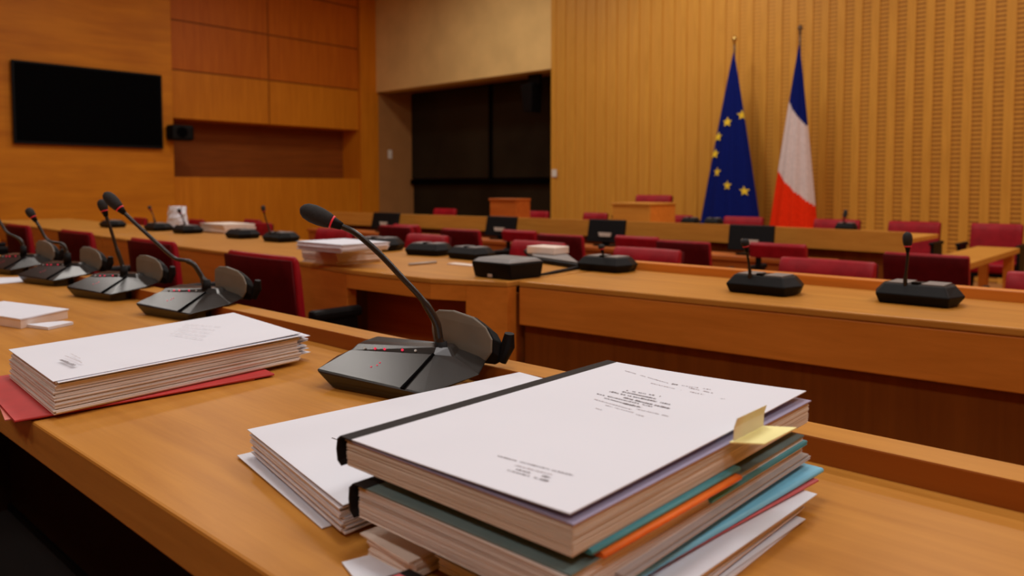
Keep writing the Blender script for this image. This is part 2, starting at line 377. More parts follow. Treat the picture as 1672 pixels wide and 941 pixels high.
monitor(1190, 1262, 367, 412, 'dark screen in front of the dais desk, nearest the flags')
monitor(960, 1018, 358, 398, 'dark screen in front of dais desk, below the pale lectern')
monitor(793, 840, 353, 388, 'dark screen in front of dais desk, below the orange lectern')
monitor(607, 648, 347, 376, 'leftmost dark screen in front of the dais desk')

# ------------------------------------------------------------------ chairs
def curved_slab(mb, w, z0, z1, y0, y1, th, nx=8, nz=6, bow=.02):
    """back slab: front face and rear face, top edge rounded, bowed"""
    rings = []
    prof = []
    for i in range(nz + 1):
        f = i / nz; z = z0 + (z1 - z0) * f; y = y0 + (y1 - y0) * f
        prof.append((y, z))
    ring = [(y + th / 2, z) for y, z in prof]
    ring[-1] = (ring[-1][0] - th * .12, ring[-1][1] - th * .15)
    ring.append((y1, z1 + th * .12))
    back = [(y - th / 2, z) for y, z in reversed(prof)]
    back[0] = (back[0][0] + th * .12, back[0][1] - th * .15)
    ring += back
    rs = []
    for i in range(nx + 1):
        x = -w / 2 + w * i / nx; b = bow * (2 * i / nx - 1) ** 2
        rs.append([(x, y + b, z) for y, z in ring])
    mb.loft(rs)
    return mb
def make_chair(low=False):
    t = empty('armchair', (0, 0, 0), 'red leather armchair', 'chair')
    if not low:
        curved_slab(MB(), .43, .44, .80, -.17, -.235, .055).build('backrest', M['leather'], t, bevel=.012, smooth=True)
        # rear shell, its shade put in as a darker red
        curved_slab(MB(), .428, .44, .79, -.2045, -.268, .012).build('back_shell', M['leatherback'], t, smooth=True)
    else:
        curved_slab(MB(), .43, .70, .80, -.21, -.235, .07).build('backrest', M['leather'], t, bevel=.012, smooth=True)
        for sx in (-.15, .15):
            MB().box(sx - .02, sx + .02, -.22, -.20, .40, .72).build('back_post', M['black'], t)
    MB().box(-.215, .215, -.165, .25, .39, .47).build('seat', M['leather'], t, bevel=.025, seg=3)
    MB().box(-.2, .2, -.15, .23, .355, .389).build('seat_frame', M['black'], t)
    for sx in (-1, 1):
        MB().box(min(sx * .222, sx * .262), max(sx * .222, sx * .262), -.16, .18, .60, .635).build('armrest', M['black'], t, bevel=.012)
        MB().box(min(sx * .23, sx * .254), max(sx * .23, sx * .254), -.13, .15, .37, .599).build('arm_panel', M['black'], t)
        for ly in (-.14, .2):
            MB().loft([[(sx * .2 - .013, ly - .013, 0), (sx * .2 + .013, ly - .013, 0), (sx * .2 + .013, ly + .013, 0), (sx * .2 - .013, ly + .013, 0)],
                       [(sx * .18 - .02, ly - .02, .3545), (sx * .18 + .02, ly - .02, .3545), (sx * .18 + .02, ly + .02, .3545), (sx * .18 - .02, ly + .02, .3545)]]).build('leg', M['black'], t)
    return t
protos = {'full': make_chair(), 'rail': make_chair(True)}
used = set()
def chair(x, y, top, width, rz, label, group, kind='full', dp=1.0):
    """(x, y) is the middle of the top of the backrest"""
    if kind in used: c = copy_tree(protos[kind])
    else: c = protos[kind]; used.add(kind)
    k = top / .81; kw = width / .43
    c.scale = (kw, min(1, kw * 1.05) * dp, k)
    c.rotation_euler = (0, 0, rz)
    back = Vector((0, -.235 * c.scale[1], 0)); back.rotate(Matrix.Rotation(rz, 3, 'Z'))
    c.location = (x - back.x, y - back.y, 0)
    tag(c, label, 'chair', group)
    return c
g = 'red armchairs between the near and middle desks'
chair(-2.33, 1.30, .83, .43, 0, 'large red armchair seen from behind, left of the white paper pile', g, dp=.55)
chair(-3.28, 1.34, .83, .43, 0, 'red armchair seen from behind, second from the largest one', g, dp=.55)
chair(-4.24, 1.36, .83, .43, 0, 'red armchair seen from behind, half hidden by near microphones', g, dp=.55)
chair(-5.2, 1.36, .83, .40, 0, 'small red armchair at far left behind a tilted microphone', g, dp=.55)
chair(-6.1, 1.36, .83, .43, 0, 'red armchair cut off by the left edge', g, dp=.55)
g = 'red armchairs behind the middle desks, facing the camera'
for x, w, l in ((-.36, .40, 'red armchair at the right edge behind the middle desk'),
             (-1.215, .40, 'wide bright red armchair behind middle desk, between its two microphones'),
             (-2.11, .385, 'bright red armchair behind the left end of right middle desk'),
             (-2.83, .385, 'bright red armchair behind the black folder and notebook'),
             (-3.78, .385, 'bright red armchair behind left middle desk, right of bent microphone stem'),
             (-4.82, .42, 'bright red armchair behind the white paper pile')):
    chair(x, 3.33, .74, w, math.pi, l, g)
for p, l in (((441, 367), 'red armchair behind curved desk, above two flat microphone bases'), ((398, 360), 'red armchair far left, beside cream paper stack'),
             ((305, 360), 'red armchair far left, behind the cream paper stack'), ((212, 357), 'red armchair at far left below the television')):
    a = atz(p[0], p[1] - 2, .775); chair(a.x - (.3 if p[0] == 441 else .06), a.y + .12, .775, .26, math.pi, l, g, dp=.8)
g = 'dark red armchairs seen from behind, facing the dais'
for x, w, l in ((-.985, .36, 'shaded red armchair seen from behind, right of the dais end'),
             (-2.25, .34, 'shaded red armchair seen from behind below the pale lectern'),
             (-3.155, .37, 'shaded red armchair seen from behind between second and third screens'),
             (-4.1, .40, 'shaded red armchair seen from behind below the orange lectern'),
             (-4.85, .40, 'shaded red armchair seen from behind near the leftmost screen')):
    chair(x, 3.90, .74, w, 0, l, g, dp=.72)
g = 'red rail-back armchairs at the low counter'
for x, l in ((-1.90, 'red armchair with slim back rail before the screen nearest flags'),
             (-2.88, 'red armchair with slim back rail before the second screen'),
             (-3.95, 'red armchair with slim back rail before the third screen'),
             (-5.3, 'red armchair with slim back rail before leftmost screen')):
    chair(x, 4.38, .715, .34, 0, l, g, 'rail', .8)
g = 'red armchairs along the slatted wall'
for x, w, l in ((-1.97, .42, 'red armchair by the slatted wall, second from right'),
             (-1.34, .37, 'rightmost red armchair by the slatted wall'),
             (-2.64, .42, 'red armchair right of the French flag by slatted wall'),
             (-3.58, .42, 'red armchair between the two flags'),
             (-4.35, .36, 'red armchair left of blue flag'),
             (-5.46, .34, 'red armchair left of the pale lectern'),
             (-6.38, .38, 'red armchair at the left end of slatted wall'),
             (-6.9, .36, 'red armchair right of the orange lectern, before dark window'),
             (-8.1, .44, 'red armchair left of the orange lectern, before dark window')):
    chair(x, 7.45, .745, w, math.pi, l, g)
a = aty(1069, 317, 6.9)
chair(a.x, 6.9, a.z, .42, math.pi, 'tall red armchair rising behind the pale lectern', g)

# ------------------------------------------------------------------ conference microphones
def lathe(p0, p1, prof, n=16):
    """rings along p0->p1; prof = (fraction, radius)"""
    mb = MB(); mb.tube([Vector(p0).lerp(Vector(p1), f) for f, r in prof], [r for f, r in prof], n); return mb
def smooth_path(pts, k=5):
    pts = [Vector(p) for p in pts]; out = []
    ext = [pts[0] * 2 - pts[1]] + pts + [pts[-1] * 2 - pts[-2]]
    for i in range(1, len(ext) - 2):
        a, b, c, d = ext[i - 1:i + 3]
        for j in range(k):
            t = j / k
            out.append(.5 * ((2 * b) + (c - a) * t + (2 * a - 5 * b + 4 * c - d) * t * t + (3 * b - a - 3 * c + d) * t ** 3))
    out.append(pts[-1]); return out
def base_wing():
    t = empty('conference_microphone', (0, 0, 0), 'black desk microphone', 'microphone')
    foot = [(-.085, .0), (.07, -.012), (.085, .02), (.07, .045), (-.06, .045), (-.09, .03)]
    knee = [(-.098, -.002, .011), (.076, -.018, .009), (.085, .02, .0275), (.07, .045, .0285), (-.06, .045, .0285), (-.09, .03, .0275)]
    belt = [(-.112, -.004), (.082, -.024), (.122, .05), (.10, .112), (-.09, .112), (-.122, .05)]
    ridge = [(-.086, .040), (.052, .046), (.076, .060), (.066, .092), (-.078, .094), (-.092, .062)]
    led = [(-.084, .052), (.050, .056), (.066, .066), (.06, .088), (-.076, .090), (-.086, .066)]
    mb = MB().loft([[(x, y, z) for (x, y), z in zip(foot, [0.0005] * 6)],
                    knee,
                    [(x, y, z) for (x, y), z in zip(belt, [.024, .018, .032, .038, .038, .032])],
                    [(x, y, z) for (x, y), z in zip(ridge, [.047, .053, .050, .054, .052, .046])],
                    [(x, y, z) for (x, y), z in zip(led, [.054, .061, .060, .062, .060, .054])]])
    hs = mb.build('housing', M['blackgloss'], t, bevel=.003)
    MB().tube([(.052, .0455, .0535), (.049, .012, .0365), (.046, -.019, .0205)], [.0022, .0022, .003], 8).build('stem_shadow', M['screen'], t)  # dark tube standing in for a shadow line of the stem
    for fx, mat in ((.15, 'whiteled'), (.28, 'redled'), (.40, 'redled'), (.62, 'redled'), (.78, 'whiteled')):
        x = -.083 + .134 * fx; y = .0445 + .006 * fx; z = .0505 + .0065 * fx
        MB().tube([(x, y + .002, z - .003), (x, y - .0025, z)], .0018, 8).build('indicator_light', M[mat], hs)
    for q in ((-.02, .022, .0393), (-.021, .017, .0367), (-.028, .013, .0346)):
        MB().tube([(q[0], q[1], q[2] - .002), (q[0], q[1] - .0003, q[2] + .0004)], .0012, 8).build('indicator_light', M['redled'], hs)
    return t
def rear_speaker(t):
    # smoky rear loudspeaker plate, leaning, with black back
    pl = [(.005, .031), (-.006, .07), (-.008, .094), (.004, .102), (.03, .103), (.065, .096), (.086, .084), (.098, .068), (.098, .05), (.086, .034)]
    front = [(x + .012, .108 + .10 * (z - .004) - .12 * max(0, x - .05), z) for x, z in pl]; back = [(x, y + .03, z) for x, y, z in front]
    rear = t
    MB().loft([[(x, y - .004, z) for x, y, z in front], front]).build('rear_plate', M['grey'], t, bevel=.002)
    b2 = [(x + .012, y + .012, max(.030, z - .012)) for x, y, z in front]
    MB().loft([[(x, y + .0005, z) for x, y, z in front], b2]).build('rear_shell', M['black'], t, bevel=.002)
    MB().tube([(.118, .118, .035), (.126, .122, .058), (.129, .121, .076)], [.007, .010, .007]).build('knob', M['black'], t)
def stem_parts(t, pts, head_len=.046, head_r=.0125, stem_r=.0042, collar=True):
    """pts are local; the last two give the direction of the head"""
    path = smooth_path(pts); n = len(path)
    rads = [stem_r * (1.9 if i < 3 else 1.35 if i < n * .35 else 1.0) for i in range(n)]
    e = path[-1]; dr = (path[-1] - path[-3]).normalized()
    gn = MB().tube(path, rads, 10).build('gooseneck', M['blackgloss'], t, smooth=True)
    MB().tube([e - dr * .012, e + dr * .001, e + dr * .0015], [stem_r * 1.2, stem_r * 1.9, stem_r * 1.9], 12).build('head_sleeve', M['black'], gn, smooth=True)
    MB().tube([e + dr * .001, e + dr * .0035], head_r * .74, 16).build('light_ring', M['redring'], gn, smooth=True)
    prof = [(0, .70), (.12, .86), (.35, 1), (.6, 1.02), (.82, .86), (.94, .55), (1, .15)]
    lathe(e + dr * .003, e + dr * (.003 + head_len), [(f, r * head_r) for f, r in prof]).build('windscreen', M['foam'], gn, smooth=True)
    if collar:
        p = Vector(pts[0])
        MB().tube([p + Vector((0, 0, -.02)), p + Vector((0, 0, .012))], [stem_r * 2.6, stem_r * 2.0], 14).build('collar', M['black'], t, smooth=True)
def local(p, o, rz):
    q = Vector((p.x - o.x, p.y - o.y, p.z - o.z)); q.rotate(Matrix.Rotation(-rz, 3, 'Z')); return q

wing_proto = base_wing(); rear_speaker(wing_proto); first_wing = [True]
def near_mic(x, y, rz, stem, label, d=(-.62, -.78), head=None):
    if first_wing[0]: t = wing_proto; first_wing[0] = False
    else: t = copy_tree(wing_base_copy)
    t.location = (x, y, ZT); t.rotation_euler = (0, 0, rz); tag(t, label, 'microphone', 'microphones on the nearest desk')
    return t
wing_base_copy = wing_proto
specs = [
 (-.815, .632, R(15), [(720, 572), (716, 545), (711, 524), (690, 490), (655, 452), (620, 415), (582, 382), (556, 369), (545, 364)],
  'largest black gooseneck microphone beside the bound reports', .046),
 (-1.64, .711, R(15), [(337, 466), (326, 446), (316, 432), (304, 426), (284, 421), (255, 396), (222, 366), (204, 349), (197, 342)],
  'black gooseneck microphone behind the left report, second from camera', .046),
 (-2.064, .709, R(17), [(202, 442), (198, 428), (190, 405), (181, 375), (175, 358), (171, 346)],
  'black microphone with upright stem, third along the nearest desk', .030),
 (-2.479, .709, R(17), [(110, 420), (107, 406), (100, 398), (84, 395), (74, 388), (64, 370), (55, 356)],
  'black microphone with hooked stem, fourth along the nearest desk', .030),
 (-2.89, .709, R(17), [(38, 408), (36, 396), (28, 388), (12, 380), (2, 366), (-6, 352)],
  'black microphone cut by left edge, farthest along nearest desk', .030)]
mics = []
for i, (x, y, rz, st, lab, hl) in enumerate(specs):
    if i == 0: t = wing_proto
    else: t = copy_tree(wing_proto)
    mics.append(t)
for t, (x, y, rz, st, lab, hl) in zip(mics, specs):
    t.location = (x, y, ZT); t.rotation_euler = (0, 0, rz); tag(t, lab, 'microphone', 'microphones on the nearest desk')
    o = Vector((x, y, ZT))
    root = atz(st[0][0], st[0][1], ZT + .058)
    root = Vector((.066, .075, 0)); root.rotate(Matrix.Rotation(rz, 3, 'Z')); root = o + root
    pts = [local(atplane(u, v, root, (-.70, -.71)), o, rz) for u, v in st]
    stem_parts(t, pts, hl, .0125 if hl > .04 else .0115)

def far_base(w=.2, dp=.13, h=.048, lid=True):
    t = empty('conference_microphone', (0, 0, 0), 'black desk microphone', 'microphone')
    def ring(a, b, c): return [(-a, c), (-a * .82, 0 + c * 0 - (b - dp) / 2), (a * .82, -(b - dp) / 2), (a, c), (a * .82, dp + (b - dp) / 2), (-a * .82, dp + (b - dp) / 2)]
    a = w / 2
    r0 = [(-a * .75, .012), (a * .75, .012), (a * .82, dp / 2), (a * .75, dp - .01), (-a * .75, dp - .01), (-a * .82, dp / 2)]
    r1 = [(-a * .8, 0), (a * .8, 0), (a, dp / 2), (a * .8, dp), (-a * .8, dp), (-a, dp / 2)]
    r2 = [(-a * .66, .022), (a * .66, .022), (a * .78, dp / 2), (a * .66, dp - .02), (-a * .66, dp - .02), (-a * .78, dp / 2)]
    hs = MB().loft([[(x, y, .0005) for x, y in r0], [(x, y, h * .5) for x, y in r1], [(x, y, h) for x, y in r2]]).build('housing', M['black'], t, bevel=.003)
    if lid:
        MB().box(.014, a * .62, .028, dp - .026, h, h + .003).build('display', M['greylid'], hs)
        MB().box(-a * .60, -.015, .028, dp - .026, h, h + .003).build('keypad', M['greylid'], hs)
        MB().box(-.008, .008, .03, .05, h, h + .006).build('stem_socket', M['black'], hs)
    return t
fb = far_base(); fb_used = [False]
def far_mic(u, v, label, stem=None, rz=0, sc=1.0, group='microphones on the middle desks', dy=0, z=ZT, hl=.035):
    t = copy_tree(fb) if fb_used[0] else fb
    p = atz(u, v, z); p.y += dy; p.y = min(p.y, 2.05)
    t.location = (p.x, p.y, z); t.rotation_euler = (0, 0, rz); t.scale = (sc, sc, sc)
    tag(t, label, 'microphone', group)
    return t, p
todo = [
 (1487, 500, 'black microphone on the right middle desk, nearest its right end', [(1479, 476), (1478, 460), (1480, 440), (1482, 420), (1482, 404)], 0, 1.0, 0, .034),
 (1231, 482, 'black microphone with short stem near centre of right middle desk', [(1225, 458), (1224, 440), (1221, 420), (1218, 404)], 0, 1.0, 0, .02),
 (985, 443, 'black microphone at the left end of the right middle desk', [(986, 428), (985, 418), (983, 408)], 0, 1.0, -.03, .015),
 (688, 418, 'flat black microphone base on the curved desk, right of bent stem', None, R(12), 1.0, 0, 0),
 (605, 410, 'flat black microphone base right of the white paper pile', None, R(12), 1.15, 0, 0),
 (753, 424, 'rounded black microphone base on curved desk beside boxy unit', None, 0, .95, 0, 0),
 (452, 395, 'flat black microphone base left of the white paper pile', [(442, 384), (438, 370), (433, 355), (431, 346)], 0, 1.0, 0, .03),
 (396, 389, 'small flat black microphone base beside cream paper stack', None, 0, 1.0, 0, 0),
 (306, 381, 'black microphone with upright head left of cream paper stack', [(302, 368), (299, 358), (295, 349)], 0, 1.0, 0, .03),
 (254, 377, 'small black microphone in front of the crumpled white bag', [(254, 366), (250, 352), (246, 343)], 0, 1.0, 0, .026),
 (168, 372, 'small black microphone on far left desk', None, 0, 1.0, 0, 0)]
objs = []
for i, q in enumerate(todo):
    t, p = far_mic(q[0], q[1], q[2], None, q[4], q[5], dy=q[6]); fb_used[0] = True; objs.append((t, p, q))
dais = []
for u, v, lab, st in ((1377, 372, 'black microphone on dais desk right of the French flag', [(1378, 366), (1378, 360)]),
                      (1122, 362, 'black microphone base on dais desk beside pale lectern', None),
                      (1160, 363, 'black microphone base on dais desk under the blue flag', None)):
    t = copy_tree(fb); p = atz(u, v, .745); t.location = (p.x, max(p.y, 5.5), ZD); t.scale = (.8, .9, 1.3)
    tag(t, lab, 'microphone', 'microphones on the dais desk'); dais.append((t, st))
for t, p, q in objs:
    if q[3]:
        o = Vector((t.location.x, t.location.y, ZT)); root = o + Vector((0, .04, 0))
        pts = [local(atplane(u, v, root, (RT.x, RT.y)), o, q[4]) for u, v in q[3]]
        stem_parts(t, pts, q[7], .011, .0035, False)
t, st = dais[0]
o = t.location.copy(); root = o + Vector((0, .04, 0))
stem_parts(t, [local(atplane(u, v, root, (RT.x, RT.y)), o, 0) for u, v in ((1377, 368), (1377, 365), (1378, 362))], .05, .018, .005, False)

# boxy unit on the curved desk
a = atz(775, 452, ZT); b = atz(838, 458, ZT)
t = empty('control_box', ((a.x + b.x) / 2, a.y, ZT), 'boxy black control unit with grey lid on the curved desk', 'control unit'); wb = (b.x - a.x) / 2
MB().loft([[(-wb, 0, .001), (wb, 0, .001), (wb + .01, .13, .001), (-wb + .01, .13, .001)], [(-wb - .006, -.01, .05), (wb + .004, -.01, .05), (wb + .012, .14, .05), (-wb, .14, .05)]]).build('casing', M['black'], t, bevel=.004)
MB().loft([[(-wb - .004, -.008, .0505), (wb + .002, -.008, .0505), (wb + .01, .138, .0505), (-wb, .138, .0505)], [(-wb + .008, .01, .062), (wb - .01, .01, .062), (wb, .12, .062), (-wb + .01, .12, .062)]]).build('lid', M['greylid'], t, bevel=.003)
MB().box(-.03, .03, -.0115, -.009, .012, .03).build('front_socket', M['silver'], t).scale = (.3, 1, .5)

# ------------------------------------------------------------------ flags
def flag(name, u_apex, v_pole, v_apex, ul, ur, vb, y, label, mats, faces_fn, stars=False, finial='brass'):
    top = aty(u_apex, v_apex, y); pt = aty(u_apex, v_pole, y); L = aty(ul, vb, y); Rr = aty(ur, vb, y)
    t = empty(name, (top.x, y, 0), label, 'flag'); o = t.location
    zb = .34; kx = (top.z - zb) / (top.z - L.z)
    xl = (L.x - top.x) * kx; xr = (Rr.x - top.x) * kx
    # cloth: pleated cone hanging from the pole, front sheet and back sheet
    NX, NZ = 60, 90; mb = MB(); H = top.z - zb
    def surf(s, f, push=0.0):
        e = f ** .93
        x = (xl + (xr - xl) * s) * e + (.012 * (s - .5))
        yy = -.17 * e * math.sin(math.pi * s) ** .7 - .02 * e * math.sin(s * 2 * math.pi * 3.5 + 1.2 * f) - push
        return (x, yy, top.z - H * f)
    for k in range(NZ + 1):
        f = k / NZ
        mb.v += [surf(i / NX, f) for i in range(NX + 1)]
    for k in range(NZ):
        for i in range(NX):
            a = k * (NX + 1) + i; mb.f.append((a, a + 1, a + NX + 2, a + NX + 1)); mb.m.append(faces_fn((i + .5) / NX, (k + .5) / NZ))
    # back sheet
    b0 = len(mb.v)
    for k in range(NZ + 1):
        f = k / NZ
        for i in range(9):
            s = i / 8; p = surf(s, f); mb.v.append((p[0], max(0.0, 0) + .05 * f * math.sin(math.pi * s), p[2]))
    for k in range(NZ):
        for i in range(8):
            a = b0 + k * 9 + i; mb.f.append((a, a + 9, a + 10, a + 1)); mb.m.append(faces_fn((i + .5) / 8, (k + .5) / NZ))
    if stars:
        for (u, v) in stars:
            p = aty(u, v, y - .12); f = (top.z - p.z) / H; e = f ** .93
            s = ((p.x - top.x) / e - xl) / (xr - xl); s = min(.97, max(.03, s))
            r = .066; b1 = len(mb.v); c = surf(s, f, .012); mb.v.append(c)
            for q in range(10):
                an = math.pi / 2 + q * math.pi / 5; rr = r if q % 2 == 0 else r * .42
                ds = rr * math.cos(an) / ((xr - xl) * e); df = -rr * math.sin(an) / H
                mb.v.append(surf(min(1, max(0, s + ds)), f + df, .012))
            for q in range(10): mb.f.append((b1, b1 + 1 + q, b1 + 1 + (q + 1) % 10)); mb.m.append(1)
    mb.build('cloth', mats, t, smooth=True).location = (0, 0, 0)
    MB().tube([(0, .02, .05), (0, .02, top.z + .02), (0, .02, pt.z - .09)], .014, 10).build('pole', M['pole'], t, smooth=True)
    lathe((0, .02, pt.z - .1), (0, .02, pt.z + .02), [(0, .012), (.15, .02), (.3, .014), (.5, .03), (.75, .028), (1, .004)]).build('finial', M[finial], t, smooth=True)
    lathe((0, .02, 0), (0, .02, .06), [(0, .18), (.4, .17), (.8, .06), (1, .03)], 24).build('base', M['brass'], t, smooth=True)
    return t
YF = 9.2
flag('flag', 1198, 60, 86, 1145, 1240, 365, YF, 'blue European flag with gold stars hanging on its pole', [M['euflag'], M['star']], lambda s, f: 0,
     [(1208, 187), (1185, 199), (1169, 223), (1164, 251), (1170, 281), (1188, 303), (1213, 312)])
def tri(s, f):
    H = f
    if f < .31 + .085 * (s - .3) * 1.6: return 0
    if f < .655 + .20 * (s - .2) * .9: return 1
    return 2
flag('flag', 1305, 42, 74, 1258, 1333, 370, YF, 'French flag in blue, white and red hanging on its pole', [M['fblue'], M['fwhite'], M['fred']], tri, finial='pole')

# ------------------------------------------------------------------ papers
def sheet_stack(mb, x0, x1, y0, y1, z0, z1, n, jit=.0015, rot=.004, mi=0, curl=0, shear=0):
    """n thin slabs, each slightly shifted"""
    h = (z1 - z0) / n
    for i in range(n):
        f = i / max(1, n - 1)
        dx0, dx1, dy0, dy1 = [random.uniform(-jit, jit) for _ in range(4)]
        a = random.uniform(-rot, rot); cx, cy = (x0 + x1) / 2, (y0 + y1) / 2
        c, s = math.cos(a), math.sin(a); sx = shear * f
        pts = [(x0 + dx0, y0 + dy0), (x1 + dx1, y0 + dy0), (x1 + dx1, y1 + dy1), (x0 + dx0, y1 + dy1)]
        pts = [(cx + (x - cx) * c - (y - cy) * s + sx, cy + (x - cx) * s + (y - cy) * c) for x, y in pts]
        mb.prism(pts, z0 + h * i, z0 + h * (i + .99), mi)
    return mb
def sheet(mb, quad, z, th=.0006, n=10, lift=None, mi=0):
    """one sheet on a quad (a,b,c,d) of xy points, z may vary by lift(s,t)"""
    a, b, c, d = [Vector((q[0], q[1], 0)) for q in quad]; up, dn = [], []
    for j in range(n + 1):
        for i in range(n + 1):
            s, t = i / n, j / n
            p = a.lerp(b, s).lerp(d.lerp(c, s), t); zz = z + (lift(s, t) if lift else 0)
            up.append((p.x, p.y, zz + th)); dn.append((p.x, p.y, zz))
    k = (n + 1) ** 2; fs = []
    for j in range(n):
        for i in range(n):
            q = j * (n + 1) + i; fs.append((q, q + 1, q + n + 2, q + n + 1)); fs.append((k + q, k + q + n + 1, k + q + n + 2, k + q + 1))
    bd = [i for i in range(n + 1)] + [(j + 1) * (n + 1) - 1 for j in range(1, n + 1)] + [n * (n + 1) + i for i in range(n - 1, -1, -1)] + [j * (n + 1) for j in range(n - 1, 0, -1)]
    for i in range(len(bd)):
        p, q = bd[i], bd[(i + 1) % len(bd)]; fs.append((q, p, k + p, k + q))
    return mb.add(up + dn, fs, mi)
def textline(mb, p0, p1, hgt, z, dens=.8, mi=0, zf=None):
    """broken row of small strokes from p0 to p1"""
    p0 = Vector((p0[0], p0[1], 0)); p1 = Vector((p1[0], p1[1], 0)); L = (p1 - p0).length; d = (p1 - p0) / L; nrm = Vector((-d.y, d.x, 0)); x = 0
    while x < L:
        w = random.uniform(.0008, .0024); 
        if random.random() < dens:
            h = hgt * random.uniform(.6, 1.0)
            q = [p0 + d * x, p0 + d * min(L, x + w), p0 + d * min(L, x + w) + nrm * h, p0 + d * x + nrm * h]
            mb.add([(v.x, v.y, zf(v.x, v.y) if zf else z) for v in q], [(0, 1, 2, 3)], mi)
        x += w + random.uniform(.0004, .0012)

# -- top bound report
X0, X1, Y0, Y1 = -.497, -.272, .345, .70
t = empty('bound_report', ((X0 + X1) / 2, (Y0 + Y1) / 2, .823), 'thick white bound report with black spine on top of pile', 'report'); o = t.location
mb = MB(); sheet_stack(mb, X0 + .005, X1 + .002, Y0 + .002, Y1 - .002, .8235, .8430, 55, .0006, .0010); mb.build('page_block', M['pages'], t, off=o)
mb = MB(); sheet(mb, [(X0 + .004, Y0 + .001), (X1 + .0035, Y0 + .001), (X1 + .004, Y1), (X0 + .004, Y1)], .8432, .001); mb.build('plastic_sheet', M['film'], t, off=o)
def lift(s, q): return .0032 * (s ** 2) + .0008 + .002 * s * s * q * q
mb = MB(); sheet(mb, [(X0, Y0), (X1, Y0 + .002), (X1 - .002, Y1 + .003), (X0, Y1)], .8448, .0007, 16, lift); cv = mb.build('cover', M['paper'], t, off=o)
sp = MB()
prof = [(X0 + .014, .8463), (X0, .8466), (X0 - .004, .8435), (X0 - .0055, .835), (X0 - .004, .826), (X0 + .001, .8228), (X0 + .001, .8236), (X0 - .002, .827), (X0 - .0035, .835), (X0 - .002, .8425), (X0 + .001, .8456), (X0 + .014, .8457)]
sp.loft([[(x, y, z) for x, z in prof] for y in (Y0 - .001, Y1 + .001)]); sp.build('spine_strip', M['tape'], t, off=o)
TX = {k: MB() for k in ('printed_header', 'printed_title', 'printed_reference', 'printed_address')}
tx = TX['printed_header']
def covz(x, y):
    s = (x - X0) / (X1 - X0); q = (y - Y0) / (Y1 - Y0); return .8448 + lift(min(1, max(0, s)), min(1, max(0, q))) + .0007 + .0004
def tl(u0, v0, u1, v1, h, dens, mi):
    k = 'printed_address' if v0 > 720 else 'printed_reference' if u0 > 1110 else 'printed_header' if v0 < 634 else 'printed_title'
    a, b = atz(u0, v0, .8485), atz(u1, v1, .8485); textline(TX[k], a, b, h, 0, dens, mi, covz)
tl(1020, 603, 1098, 627, .0016, .7, 1); tl(1096, 626, 1106, 628, .003, 1, 0); tl(1108, 628, 1165, 638, .002, .8, 1)
tl(1062, 624, 1112, 637, .0015, .8, 1); tl(1124, 633, 1163, 643, .0022, .8, 1); tl(1126, 640, 1148, 645, .002, .8, 1)
tl(1022, 636, 1078, 647, .0026, .8, 0); tl(1015, 638, 1070, 651, .003, .95, 0); tl(992, 637, 1093, 661, .003, .9, 0)
tl(1017, 648, 1092, 668, .0034, .9, 0); tl(974, 641, 1064, 664, .0022, .85, 0); tl(1018, 658, 1046, 665, .0032, 1, 0)
tl(986, 648, 1030, 661, .002, .9, 0); tl(970, 650, 1030, 668, .0016, .9, 1); tl(1034, 666, 1092, 681, .0016, .9, 1); tl(988, 660, 1036, 674, .0014, .9, 1)
tl(1172, 652, 1200, 656, .0014, .6, 1); tl(1128, 655, 1140, 657, .002, .5, 1); tl(972, 665, 982, 668, .0015, .8, 1); tl(1038, 676, 1050, 680, .0015, .8, 1)
tl(812, 743, 935, 778, .0014, .85, 0); tl(840, 759, 900, 776, .0014, .9, 1); tl(842, 766, 866, 773, .0018, 1, 0); tl(828, 767, 893, 787, .0015, .9, 0)
tl(884, 778, 898, 782, .0024, 1, 0); tl(880, 783, 894, 787, .0022, 1, 0)
for k in TX: TX[k].build(k, [M['ink'], M['ink2']], cv, off=o)
# sticky notes in the report
a, b = atz(1188, 722, .8455), atz(1240, 697, .8455)
xs = X1 + .0075
mb = MB(); 
ya, yb = a.y, b.y
mb.loft([[(xs, ya, .8445), (xs, yb, .8445), (xs + .0004, yb, .8445), (xs + .0004, ya, .8445)],
         [(xs + .001, ya - .001, .858), (xs + .001, yb - .001, .858), (xs + .0014, yb - .001, .858), (xs + .0014, ya - .001, .858)],
         [(xs + .004, ya - .002, .866), (xs + .004, yb - .003, .8655), (xs + .0044, yb - .003, .8655), (xs + .0044, ya - .002, .866)]])
u_ = mb.build('sticky_tab', M['tab'], t, off=o); u_['label'] = 'upright pale yellow sticky tab'
zq = .8462
q = [atz(1191, 724, zq), atz(1248, 727, zq), atz(1301, 700, zq), atz(1239, 697, zq)]
mb = MB(); sheet(mb, [(p.x, p.y) for p in q], zq, .0010, 4); u_ = mb.build('sticky_note', M['yellow'], t, off=o); u_['label'] = 'flat yellow sticky note'
# -- folders between the reports
def folder(name, quad, z, th, mat, label, cat='folder', roll=0):
    cx = sum(q[0] for q in quad) / 4; cy = sum(q[1] for q in quad) / 4
    t = empty(name, (cx, cy, z), label, cat); o = t.location
    mb = MB(); sheet(mb, quad, z + th * .62, th * .35, 6); mb.build('front_flap', M[mat], t, off=o)
    mb = MB(); sheet(mb, quad, z, th * .35, 6); mb.build('back_flap', M[mat], t, off=o)
    b, c = Vector(quad[1]), Vector(quad[2])
    mb = MB(); mb.tube([(b.x, b.y, z + th / 2), ((b.x + c.x) / 2, (b.y + c.y) / 2, z + th / 2), (c.x, c.y, z + th / 2)], th * .52, 10); mb.build('folded_edge', M[mat], t, off=o, smooth=True)
    return t
folder('card_folder', [(-.46, .365), (-.2685, .363), (-.2665, .552), (-.46, .56)], .8198, .0034, 'teal', 'teal card folder sandwiched just under the top report')
